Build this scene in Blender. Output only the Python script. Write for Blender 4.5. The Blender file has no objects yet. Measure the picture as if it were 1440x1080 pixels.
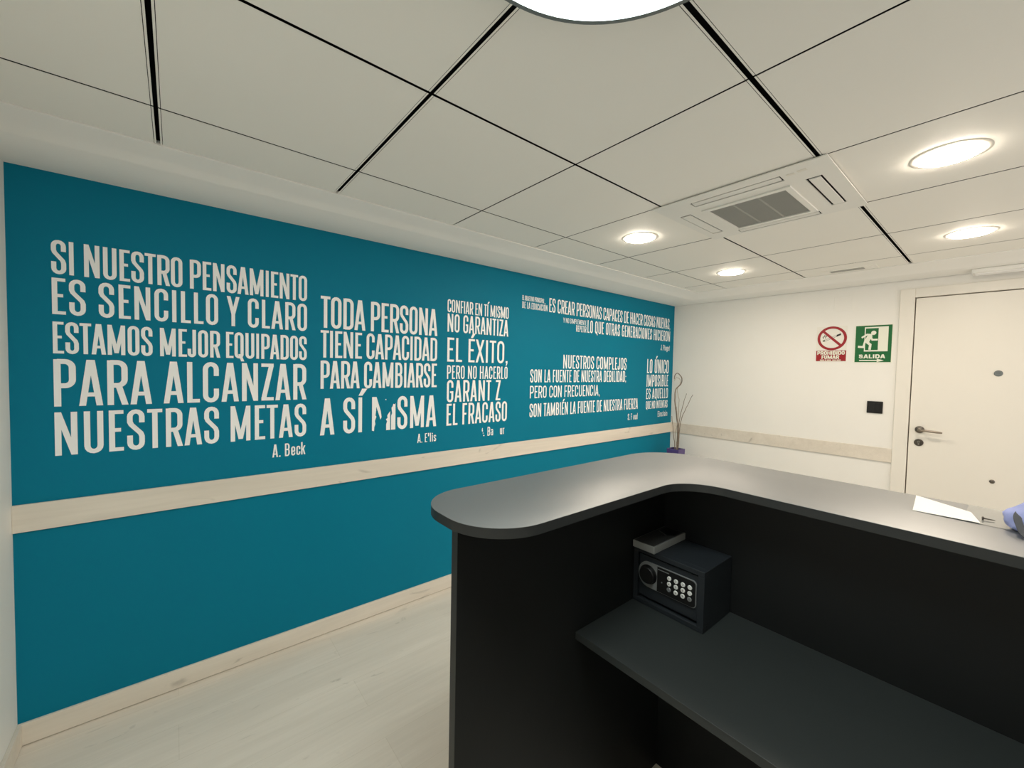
import bpy, bmesh, math, random
from mathutils import Vector, Matrix, noise

S = bpy.context.scene
COL = S.collection
random.seed(7)

# ------------------------------------------------------------------ camera
EYE = 1.497
cam_d = bpy.data.cameras.new('camera')
cam_d.sensor_width = 36.0
cam_d.lens = 576.3 / 1440 * 36.0
cam_d.clip_start = 0.02
cam = bpy.data.objects.new('camera', cam_d)
COL.objects.link(cam)
_a, _b, _r = (math.radians(v) for v in (-50.568, -2.112, 1.150))
fwd = Vector((math.sin(_a) * math.cos(_b), math.cos(_a) * math.cos(_b), math.sin(_b)))
rgt = Vector((math.cos(_a), -math.sin(_a), 0))
up = rgt.cross(fwd)
rgt, up = math.cos(_r) * rgt + math.sin(_r) * up, -math.sin(_r) * rgt + math.cos(_r) * up
rot = Matrix((rgt, up, -fwd)).transposed()
cam.matrix_world = Matrix.Translation((0, 0, EYE)) @ rot.to_4x4()
S.camera = cam

# ------------------------------------------------------------------ world, exposure, light levels
W = bpy.data.worlds.new('world')
S.world = W
W.use_nodes = True
W.node_tree.nodes['Background'].inputs[0].default_value = (1.0, 0.97, 0.93, 1)
W.node_tree.nodes['Background'].inputs[1].default_value = 0.7
S.view_settings.view_transform = 'Standard'
S.view_settings.look = 'None'
S.view_settings.exposure = 1.13
S.view_settings.gamma = 1.0
S.view_settings.use_curve_mapping = False
S.cycles.max_bounces = 12
S.cycles.diffuse_bounces = 8
DOWNLIGHT = 66.0          # emission strength of the warm downlights
PANEL = 11.5               # emission strength of the round cool panel
WARM = (1.0, 0.875, 0.72)
COOL = (0.92, 1.0, 0.97)

# ------------------------------------------------------------------ materials
def srgb(r, g, b):
    f = lambda c: (c / 255 / 12.92) if c / 255 <= .04045 else ((c / 255 + .055) / 1.055) ** 2.4
    return (f(r), f(g), f(b))

def mat(name, color, rough=.5, metal=0.0, spec=.5, var=.03, vscale=6.0, bump=0.0, bscale=200.0,
        trans=0.0, emit=None, estr=0.0, ior=1.45):
    m = bpy.data.materials.new(name)
    m.use_nodes = True
    nt = m.node_tree
    b = nt.nodes['Principled BSDF']
    b.inputs['Roughness'].default_value = rough
    b.inputs['Metallic'].default_value = metal
    b.inputs['Specular IOR Level'].default_value = spec
    b.inputs['Transmission Weight'].default_value = trans
    b.inputs['IOR'].default_value = ior
    tc = nt.nodes.new('ShaderNodeTexCoord')
    n = nt.nodes.new('ShaderNodeTexNoise')
    n.inputs['Scale'].default_value = vscale
    n.inputs['Detail'].default_value = 3
    nt.links.new(tc.outputs['Object'], n.inputs['Vector'])
    mx = nt.nodes.new('ShaderNodeMix')
    mx.data_type = 'RGBA'
    mx.inputs[6].default_value = (*[c * (1 - var) for c in color], 1)
    mx.inputs[7].default_value = (*[min(1, c * (1 + var)) for c in color], 1)
    nt.links.new(n.outputs['Fac'], mx.inputs[0])
    nt.links.new(mx.outputs[2], b.inputs['Base Color'])
    if bump:
        n2 = nt.nodes.new('ShaderNodeTexNoise')
        n2.inputs['Scale'].default_value = bscale
        nt.links.new(tc.outputs['Object'], n2.inputs['Vector'])
        bp = nt.nodes.new('ShaderNodeBump')
        bp.inputs['Strength'].default_value = bump
        bp.inputs['Distance'].default_value = .002
        nt.links.new(n2.outputs['Fac'], bp.inputs['Height'])
        nt.links.new(bp.outputs['Normal'], b.inputs['Normal'])
    if emit:
        b.inputs['Emission Color'].default_value = (*emit, 1)
        b.inputs['Emission Strength'].default_value = estr
    return m

def wood_mat(name, light, dark, planks=True, rough=.45):
    """pale laminate: grain stretched along y, plank seams, a few knots"""
    m = bpy.data.materials.new(name)
    m.use_nodes = True
    nt = m.node_tree
    L = nt.links.new
    b = nt.nodes['Principled BSDF']
    b.inputs['Roughness'].default_value = rough
    b.inputs['Specular IOR Level'].default_value = .4
    tc = nt.nodes.new('ShaderNodeTexCoord')

    def nz(scale, sx, sy, sz, detail=4, dist=0.0):
        mp = nt.nodes.new('ShaderNodeMapping')
        mp.inputs['Scale'].default_value = (sx, sy, sz)
        L(tc.outputs['Object'], mp.inputs['Vector'])
        n = nt.nodes.new('ShaderNodeTexNoise')
        n.inputs['Scale'].default_value = scale
        n.inputs['Detail'].default_value = detail
        n.inputs['Distortion'].default_value = dist
        L(mp.outputs['Vector'], n.inputs['Vector'])
        return n.outputs['Fac']

    def ramp(src, p0, p1):
        r = nt.nodes.new('ShaderNodeMapRange')
        r.inputs['From Min'].default_value = p0
        r.inputs['From Max'].default_value = p1
        L(src, r.inputs['Value'])
        return r.outputs['Result']

    def mix(fac, a, c, blend='MIX'):
        x = nt.nodes.new('ShaderNodeMix')
        x.data_type = 'RGBA'
        x.blend_type = blend
        for sock, v in ((x.inputs[0], fac), (x.inputs[6], a), (x.inputs[7], c)):
            if isinstance(v, (int, float)):
                sock.default_value = v
            elif isinstance(v, tuple):
                sock.default_value = (*v, 1)
            else:
                L(v, sock)
        return x.outputs[2]

    def mul(a, v):
        x = nt.nodes.new('ShaderNodeMath')
        x.operation = 'MULTIPLY'
        L(a, x.inputs[0])
        x.inputs[1].default_value = v
        return x.outputs[0]

    g1 = ramp(nz(3.0, 4.0, .35, 4.0, 5, .6), .35, .7)
    g2 = ramp(nz(14.0, 5.0, .25, 5.0, 4, .3), .3, .75)
    c = mix(g1, light, tuple(l * .55 + d * .45 for l, d in zip(light, dark)))
    c = mix(mul(g2, .35), c, dark)
    k = ramp(nz(2.6, 5.0, 1.6, 5.0, 3, 1.6), .66, .78)          # knots and smudges
    c = mix(mul(k, .55), c, tuple(d * .55 for d in dark))
    if planks:
        mp = nt.nodes.new('ShaderNodeMapping')
        mp.inputs['Rotation'].default_value = (0, 0, math.pi / 2)
        L(tc.outputs['Object'], mp.inputs['Vector'])
        br = nt.nodes.new('ShaderNodeTexBrick')
        br.inputs['Scale'].default_value = 1.0
        br.inputs['Brick Width'].default_value = 1.29
        br.inputs['Row Height'].default_value = .193
        br.inputs['Mortar Size'].default_value = .0012
        br.inputs['Mortar Smooth'].default_value = .5
        br.inputs['Color1'].default_value = (.955, .955, .955, 1)
        br.inputs['Color2'].default_value = (1, 1, 1, 1)
        br.inputs['Mortar'].default_value = (.86, .85, .82, 1)
        L(mp.outputs['Vector'], br.inputs['Vector'])
        c = mix(1.0, c, br.outputs['Color'], 'MULTIPLY')
    L(c, b.inputs['Base Color'])
    return m

M = {}
M['wall_white'] = mat('wall_white_paint', (.84, .82, .78), .6, var=.015, bump=.05, bscale=120)
M['soffit'] = mat('soffit_white_plaster', (.87, .86, .83), .6, var=.012, bump=.04)
M['teal'] = mat('teal_paint', (.0005, .178, .282), .55, spec=.14, var=.04, vscale=2, bump=.04, bscale=90)
M['tile'] = mat('ceiling_tile_metal_paint', (.87, .85, .80), .6, spec=.2, var=.015, vscale=3)
M['plenum'] = mat('plenum_dark', (.006, .006, .006), .9)
M['white_plastic'] = mat('white_plastic', (.80, .79, .75), .4, var=.01)
M['door_white'] = mat('door_white_lacquer', (.80, .765, .70), .4, var=.015, vscale=2)
M['grey_grille'] = mat('grille_grey', (.36, .36, .335), .6, var=.05)
M['dark_gap'] = mat('dark_slot', (.03, .028, .025), .7)
M['vinyl'] = mat('white_vinyl', (.90, .90, .90), .5, var=.01)
M['desk'] = mat('desk_graphite_laminate', (.007, .0078, .0078), .45, spec=.25, var=.06, vscale=20, bump=.03, bscale=600)
M['desk_top'] = mat('desk_top_graphite_laminate', (.032, .036, .038), .50, spec=.6, var=.05, vscale=20, bump=.02, bscale=500, ior=2.6)
M['worktop'] = mat('worktop_graphite_laminate', (.021, .0245, .024), .45, spec=.4, var=.05, vscale=20)
M['desk_edge'] = mat('desk_edge_band', (.013, .0145, .0145), .45, var=.05)
M['safe'] = mat('safe_charcoal_powdercoat', (.013, .016, .019), .5, spec=.4, var=.06, vscale=40, bump=.1, bscale=900)
M['safe_black'] = mat('safe_black_plastic', (.004, .004, .004), .45)
M['silver'] = mat('safe_silver_trim', (.22, .23, .23), .4, metal=.4)
M['key_white'] = mat('key_white', (.62, .62, .59), .4)
M['key_ink'] = mat('key_ink', (.10, .10, .10), .5)
M['steel'] = mat('brushed_steel', (.50, .47, .42), .28, metal=1.0, var=.05, vscale=60)
M['lever'] = mat('lever_satin_steel', (.30, .26, .22), .3, metal=1.0, var=.05, vscale=60)
M['steel_dark'] = mat('dark_bronze_steel', (.16, .14, .12), .32, metal=.9, var=.05)
M['black_plastic'] = mat('black_switch_plastic', (.010, .009, .009), .4)
M['red'] = mat('sign_red', srgb(150, 8, 22), .45, var=.02)
M['green'] = mat('sign_green', srgb(0, 98, 46), .45, var=.02)
M['sign_white'] = mat('sign_cream_white', (.80, .81, .70), .45, var=.01)
M['sign_pale'] = mat('sign_pale_backing', (.80, .78, .72), .45, var=.01)
M['sign_black'] = mat('sign_black', (.012, .012, .012), .5)
M['sign_smoke'] = mat('sign_smoke_grey', (.16, .17, .13), .5)
M['purple'] = mat('vase_purple_ceramic', (.085, .055, .20), .3, var=.06)
M['twig'] = mat('twig_brown', (.20, .155, .12), .8, var=.25, vscale=60, bump=.3, bscale=300)
M['twig_pale'] = mat('twig_pale', (.42, .36, .30), .8, var=.2, vscale=60, bump=.3, bscale=300)
M['box_grey'] = mat('box_card_grey', (.20, .205, .20), .5, var=.03)
M['box_face'] = mat('box_printed_face', (.04, .04, .04), .45, var=.05)
M['paper'] = mat('paper_white', (.74, .72, .68), .6, var=.01)
M['lavender'] = mat('lavender_cloth', srgb(150, 155, 200), .75, var=.06, vscale=15, bump=.25, bscale=700)
M['strap'] = mat('strap_grey_webbing', (.045, .047, .055), .65, var=.1, vscale=80)
M['clear'] = mat('clear_plastic_film', (.96, .96, .94), .05, trans=.92, ior=1.3, var=.005)
M['led_warm'] = mat('led_warm_diffuser', (.9, .88, .82), .5, emit=WARM, estr=DOWNLIGHT)
M['led_cool'] = mat('led_cool_diffuser', (.9, .92, .92), .5, emit=COOL, estr=PANEL)
M['lamp_ring'] = mat('lamp_ring_white', (.75, .72, .65), .4, var=.01)
M['panel_rim'] = mat('panel_rim_grey', (.18, .20, .20), .4, metal=.5)
WOOD_L, WOOD_D = (.75, .69, .61), (.58, .525, .45)
M['floor'] = wood_mat('floor_pale_oak_laminate', WOOD_L, WOOD_D)
M['rail'] = wood_mat('rail_pale_oak', (.76, .70, .615), (.58, .525, .45), planks=False)

# ------------------------------------------------------------------ mesh helpers
class MB:
    def __init__(self):
        self.bm = bmesh.new()

    def poly(self, pts):
        vs = [self.bm.verts.new(p) for p in pts]
        return self.bm.faces.new(vs)

    def box(self, x0, x1, y0, y1, z0, z1, bevel=0.0, seg=2):
        b = bmesh.new()
        bmesh.ops.create_cube(b, size=1)
        for v in b.verts:
            v.co = Vector(((x0 + x1) / 2 + v.co.x * (x1 - x0), (y0 + y1) / 2 + v.co.y * (y1 - y0),
                           (z0 + z1) / 2 + v.co.z * (z1 - z0)))
        if bevel:
            bmesh.ops.bevel(b, geom=list(b.edges), offset=bevel, segments=seg, affect='EDGES', profile=.5)
        self.merge(b)
        return self

    def merge(self, b, mtx=None):
        if mtx is not None:
            bmesh.ops.transform(b, matrix=mtx, verts=list(b.verts))
        me = bpy.data.meshes.new('tmp')
        b.to_mesh(me)
        b.free()
        self.bm.from_mesh(me)
        bpy.data.meshes.remove(me)

    def prism(self, pts2d, z0, z1, mtx=None, bevel=0.0):
        b = bmesh.new()
        vs = [b.verts.new((x, y, z0)) for x, y in pts2d]
        f = b.faces.new(vs)
        r = bmesh.ops.extrude_face_region(b, geom=[f])
        bmesh.ops.translate(b, vec=(0, 0, z1 - z0), verts=[v for v in r['geom'] if isinstance(v, bmesh.types.BMVert)])
        bmesh.ops.recalc_face_normals(b, faces=list(b.faces))
        if bevel:
            es = [e for e in b.edges if abs(e.verts[0].co.z - e.verts[1].co.z) < 1e-6]
            bmesh.ops.bevel(b, geom=es, offset=bevel, segments=2, affect='EDGES', profile=.5)
        self.merge(b, mtx)
        return self

    def lathe(self, prof, mtx=None, n=48):
        """prof: list of (r, z), revolved about z"""
        b = bmesh.new()
        rings = []
        for r, z in prof:
            if r < 1e-6:
                rings.append([b.verts.new((0, 0, z))])
            else:
                rings.append([b.verts.new((r * math.cos(2 * math.pi * i / n), r * math.sin(2 * math.pi * i / n), z))
                              for i in range(n)])
        for A, B in zip(rings, rings[1:]):
            for i in range(n):
                j = (i + 1) % n
                if len(A) == 1 and len(B) == 1:
                    continue
                if len(A) == 1:
                    b.faces.new((A[0], B[i], B[j]))
                elif len(B) == 1:
                    b.faces.new((A[i], B[0], A[j]))
                else:
                    b.faces.new((A[i], B[i], B[j], A[j]))
        bmesh.ops.recalc_face_normals(b, faces=list(b.faces))
        self.merge(b, mtx)
        return self

    def tube(self, pts, radii, n=8):
        b = bmesh.new()
        pts = [Vector(p) for p in pts]
        rings = []
        prev = None
        for i, p in enumerate(pts):
            t = (pts[min(i + 1, len(pts) - 1)] - pts[max(i - 1, 0)]).normalized()
            ref = prev if prev is not None else (Vector((1, 0, 0)) if abs(t.x) < .9 else Vector((0, 1, 0)))
            u = (ref - t * ref.dot(t)).normalized()
            prev = u
            v = t.cross(u)
            r = radii[i] if isinstance(radii, (list, tuple)) else radii
            rings.append([b.verts.new(p + (u * math.cos(2 * math.pi * k / n) + v * math.sin(2 * math.pi * k / n)) * r)
                          for k in range(n)])
        for A, B in zip(rings, rings[1:]):
            for k in range(n):
                b.faces.new((A[k], A[(k + 1) % n], B[(k + 1) % n], B[k]))
        b.faces.new(rings[0][::-1])
        b.faces.new(rings[-1])
        bmesh.ops.recalc_face_normals(b, faces=list(b.faces))
        self.merge(b)
        return self

    def build(self, name, m, parent=None, smooth=False, loc=None):
        me = bpy.data.meshes.new(name)
        if loc is not None:
            bmesh.ops.translate(self.bm, vec=-Vector(loc), verts=list(self.bm.verts))
        self.bm.to_mesh(me)
        self.bm.free()
        me.materials.append(m)
        if smooth:
            for p in me.polygons:
                p.use_smooth = True
            me.set_sharp_from_angle(angle=math.radians(35))
        o = bpy.data.objects.new(name, me)
        COL.objects.link(o)
        if loc is not None:
            o.location = loc
        if parent is not None:
            o.parent = parent
            o.matrix_parent_inverse = Matrix.Identity(4)
            if loc is None:                       # part built in world space under an empty
                p = parent
                off = Vector((0, 0, 0))
                while p is not None:
                    off += p.location
                    p = p.parent
                me.transform(Matrix.Translation(-off))
        return o

def tag(o, label=None, cat=None, group=None, kind=None):
    if label: o['label'] = label
    if cat: o['category'] = cat
    if group: o['group'] = group
    if kind: o['kind'] = kind
    return o

def structure(o, label=None, cat=None):
    return tag(o, label, cat, kind='structure')

def empty(name, loc, label, cat, group=None):
    o = bpy.data.objects.new(name, None)
    o.empty_display_size = .05
    COL.objects.link(o)
    o.location = loc
    return tag(o, label, cat, group)

def spline(ctrl, per=8):
    P_ = [Vector(p) for p in ctrl]
    out = []
    for i in range(len(P_) - 1):
        p0, p1, p2, p3 = P_[max(i - 1, 0)], P_[i], P_[i + 1], P_[min(i + 2, len(P_) - 1)]
        for k in range(per):
            t = k / per
            out.append(.5 * ((2 * p1) + (p2 - p0) * t + (2 * p0 - 5 * p1 + 4 * p2 - p3) * t * t +
                             (3 * p1 - p0 - 3 * p2 + p3) * t ** 3))
    out.append(P_[-1])
    return out

# ------------------------------------------------------------------ room dimensions (metres)
XW = -2.377            # lettered wall
YF = 4.249             # wall with the door
YN = -0.481            # wall at the left edge of the view
XR = 1.75              # wall out of view to the right
ZC = 2.258             # tiles
ZS = 2.219             # plaster border
XE, YE = -1.927, 3.825 # where the tiles stop
XS, YS = -2.078, 4.035 # where the plaster border flattens

# floor
b = MB(); b.box(XW - .15, XR + .15, YN - .15, YF + .15, -.1, 0)
structure(b.build('floor', M['floor']), 'pale oak laminate plank floor', 'floor')

# walls
b = MB(); b.box(XW - .12, XW, YN - .12, YF + .12, 0, 2.5)
structure(b.build('wall_left', M['teal']), 'teal painted wall carrying the white quotes', 'wall')
b = MB()
for seg in ((XW, -.555 + .02, 0, 2.5), (.44 - .02, XR + .12, 0, 2.5), (-.555 + .02, .44 - .02, 2.14, 2.5)):
    b.box(seg[0], seg[1], YF, YF + .12, seg[2], seg[3])
structure(b.build('wall_back', M['wall_white']), 'white wall with the entrance door and signs', 'wall')
b = MB(); b.box(XW, XR + .12, YN - .12, YN, 0, 2.5)
structure(b.build('wall_front', M['wall_white']), 'white wall at the left edge of the view', 'wall')
b = MB()                      # out of view: a wall with a wide open gap added to brighten the ceiling
b.box(XR, XR + .12, YN, YF, 0, .25)
b.box(XR, XR + .12, YN, YF, 2.15, 2.5)
b.box(XR, XR + .12, YN, 1.2, .25, 2.15)
b.box(XR, XR + .12, 4.0, YF, .25, 2.15)
structure(b.build('wall_right', M['wall_white']), 'white wall to the right of the desk', 'wall')

# ceiling: tiles with open joints
GX = [-1.657 + .6 * k for k in range(6)]                    # joints parallel to the lettered wall
GY = [-.039, .557, 1.152, 1.736, 2.350, 2.942, 3.550]       # joints across
GY[3] = 1.740
gapx = {0: .008, 1: .010, 2: .013}
gapy = {0: .011, 1: .011, 2: .007, 3: .007}
xs = [XE] + [g for g in GX if g < XR] + [XR]
ys = [YN] + GY + [YE]
def half_gap(v, kind):
    if kind == 'x':
        for i, g in enumerate(GX):
            if abs(g - v) < 1e-6: return gapx.get(i, .009) / 2
    else:
        for i, g in enumerate(GY):
            if abs(g - v) < 1e-6: return gapy.get(i, .009) / 2
    return .0015
AC = (-1.095, -.430, 1.728, 2.362)      # cassette opening
b = MB()
T = .0008
def tile(x0, x1, y0, y1):
    b.box(x0, x1, y0, y1, ZC, ZC + T)
for i in range(len(xs) - 1):
    for j in range(len(ys) - 1):
        x0, x1 = xs[i] + half_gap(xs[i], 'x'), xs[i + 1] - half_gap(xs[i + 1], 'x')
        y0, y1 = ys[j] + half_gap(ys[j], 'y'), ys[j + 1] - half_gap(ys[j + 1], 'y')
        # wide joints show the T-rail flange as a thin strip beside the gap
        fl = .0065
        lx0 = lx1 = ly0 = ly1 = 0
        if half_gap(xs[i], 'x') > .005: lx0 = fl
        if half_gap(xs[i + 1], 'x') > .005: lx1 = fl
        if half_gap(ys[j], 'y') > .005: ly0 = fl
        if half_gap(ys[j + 1], 'y') > .005: ly1 = fl
        g = .0016
        if xs[i] < -.7 and xs[i + 1] > -.8 and 1.7 < ys[j] < 1.8:
            continue                                         # cassette takes this tile
        if lx0: b.box(x0, x0 + fl - g, y0, y1, ZC + .0003, ZC + T)
        if lx1: b.box(x1 - fl + g, x1, y0, y1, ZC + .0003, ZC + T)
        if ly0: b.box(x0, x1, y0, y0 + fl - g, ZC + .0003, ZC + T)
        if ly1: b.box(x0, x1, y1 - fl + g, y1, ZC + .0003, ZC + T)
        tile(x0 + lx0, x1 - lx1, y0 + ly0, y1 - ly1)
ceil = structure(b.build('ceiling', M['tile']), 'suspended ceiling of square off-white tiles with dark joints', 'ceiling')
b = MB(); b.box(XW - .12, XR + .12, YN - .12, YF + .12, ZC + .07, ZC + .10)
plen = b.build('plenum_board', M['plenum'], ceil)
# plaster border with a small cove
b = MB()
prof = [(0, 0.013), (0, -.004), (.012, -.007), (.05, -.010), (.062, -.013), (.085, -.0165), (.11, -.023), (.135, -.033), (.151, -.039)]
for A in (prof,):
    pl = [(XE - d, ZC + z) for d, z in A] + [(XW + .0005, ZS)]
    pf = [(YE + d * (YS - YE) / .151, ZC + z) for d, z in A] + [(YF - .0005, ZS)]
    y_near = YN + .0005
    x_far = XR - .0005
    for k in range(len(pl) - 1):
        (xa, za), (xb, zb) = pl[k], pl[k + 1]
        (ya, _), (yb, _) = pf[k], pf[k + 1]
        b.poly([(xa, y_near, za), (xa, ya, za), (xb, yb, zb), (xb, y_near, zb)])
        b.poly([(xa, ya, za), (x_far, ya, za), (x_far, yb, zb), (xb, yb, zb)])
    b.poly([(XW + .0005, y_near, ZS), (XW + .0005, YF - .0005, ZS), (XW + .0005, YF - .0005, ZS + .1), (XW + .0005, y_near, ZS + .1)])
bmesh.ops.remove_doubles(b.bm, verts=list(b.bm.verts), dist=1e-5)
structure(b.build('trim_1', M['soffit'], smooth=True), 'white plaster border with cove around the tiled ceiling', 'cornice')

# baseboards and rails
b = MB(); b.box(XW, XW + .013, YN + .0, YF, .003, .088, .002)
structure(b.build('baseboard_left', M['rail']), 'pale oak baseboard along the teal wall', 'baseboard')
b = MB(); b.box(XW + .013, XR, YN, YN + .013, .003, .088, .002)
structure(b.build('baseboard_front', M['rail']), 'pale oak baseboard along the left edge wall', 'baseboard')
b = MB(); b.box(XW + .013, -.556, YF - .013, YF, .003, .088, .002)
structure(b.build('baseboard_back', M['rail']), 'pale oak baseboard along the door wall', 'baseboard')
b = MB(); b.box(XW, XW + .012, YN, YF, .836, .942, .002)
structure(b.build('trim_2', M['rail']), 'pale oak wall rail along the teal wall', 'rail')
b = MB(); b.box(XW + .012, -.556, YF - .012, YF, .836, .942, .002)
structure(b.build('trim_3', M['rail']), 'pale oak wall rail on the door wall', 'rail')

# door in the far wall
door = empty('door_1', (-.05, YF, 0), 'white entrance door with lever handle beside the exit sign', 'door')
door['kind'] = 'structure'
b = MB()
b.box(-.556, -.474, YF - .016, YF + .10, 0, 2.152, .003)
b.box(.366, .448, YF - .016, YF + .10, 0, 2.152, .003)
b.box(-.474, .366, YF - .016, YF + .10, 2.084, 2.152, .003)
fr = b.build('door_frame', M['door_white'], door)
b = MB(); b.box(-.468, .360, YF - .006, YF + .036, .006, 2.078, .002)
lf = b.build('door_leaf', M['door_white'], door)
b = MB(); b.box(-.474, .366, YF + .04, YF + .06, 0, 2.084)
b.build('door_rebate', M['dark_gap'], door)
def facing(x, z, y=YF - .006):          # local z axis pointing out of the far wall
    return Matrix.Translation((x, y, z)) @ Matrix.Rotation(math.pi / 2, 4, 'X')
b = MB()
b.lathe([(0, 0), (.0255, 0), (.0255, .006), (.0235, .009), (.012, .010), (.0105, .011), (0, .011)], facing(-.412, 1.110))
b.build('handle_rosette', M['steel_dark'], door, smooth=True)
b = MB()
pts = spline([(-.412, YF - .016, 1.110), (-.412, YF - .050, 1.110), (-.404, YF - .060, 1.110), (-.385, YF - .062, 1.109), (-.34, YF - .062, 1.107), (-.292, YF - .060, 1.104)], 6)
b.tube(pts, [.0085] * (len(pts) - 4) + [.008, .007, .006, .005], 12)
b.build('door_handle', M['lever'], door, smooth=True)
b = MB()
b.lathe([(0, 0), (.0255, 0), (.0255, .005), (.0235, .007), (0, .007)], facing(-.413, 1.014))
esc = b.build('lock_escutcheon', M['steel_dark'], door, smooth=True)
b = MB()
b.lathe([(0, .007), (.0085, .007), (.0085, .012), (0, .012)], facing(-.413, 1.019))
b.box(-.4175, -.4085, YF - .018, YF - .012, .998, 1.017, .001)
b.build('lock_cylinder', M['steel'], door, smooth=True)
b = MB()
b.lathe([(0, 0), (.020, 0), (.020, .003), (.016, .006), (.008, .006), (.007, .004), (0, .004)], facing(-.054, 1.532))
b.build('peephole', M['panel_rim'], door, smooth=True)
b = MB()
b.lathe([(0, 0), (.012, 0), (.013, .003), (.009, .006), (.0045, .007), (.0045, .014), (0, .015)], facing(-.052, .804))
b.build('door_knob', M['steel_dark'], door, smooth=True)

# ------------------------------------------------------------------ condensed stroke lettering
def arc(cx, cy, rx, ry, a0, a1, n=8):
    return [(cx + rx * math.cos(math.radians(a0 + (a1 - a0) * i / n)), cy + ry * math.sin(math.radians(a0 + (a1 - a0) * i / n)))
            for i in range(n + 1)]

def strip(pts, t, closed=False):
    """mitred band of width t along pts -> list of quads"""
    n = len(pts)
    L_, R_ = [], []
    for i in range(n):
        p = Vector(pts[i]).to_2d()
        a = Vector(pts[(i - 1) % n]) if (closed or i > 0) else None
        c = Vector(pts[(i + 1) % n]) if (closed or i < n - 1) else None
        d1 = (p - a).normalized() if a is not None else None
        d2 = (c - p).normalized() if c is not None else None
        if d1 is None: d1 = d2
        if d2 is None: d2 = d1
        n1, n2 = Vector((-d1.y, d1.x)), Vector((-d2.y, d2.x))
        m_ = n1 + n2
        m_ = m_.normalized() if m_.length > 1e-6 else n1
        k = t / 2 / max(.35, m_.dot(n1))
        L_.append(p + m_ * k); R_.append(p - m_ * k)
    q = []
    for i in range(n if closed else n - 1):
        j = (i + 1) % n
        q.append([L_[i], L_[j], R_[j], R_[i]])
    return q

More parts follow.
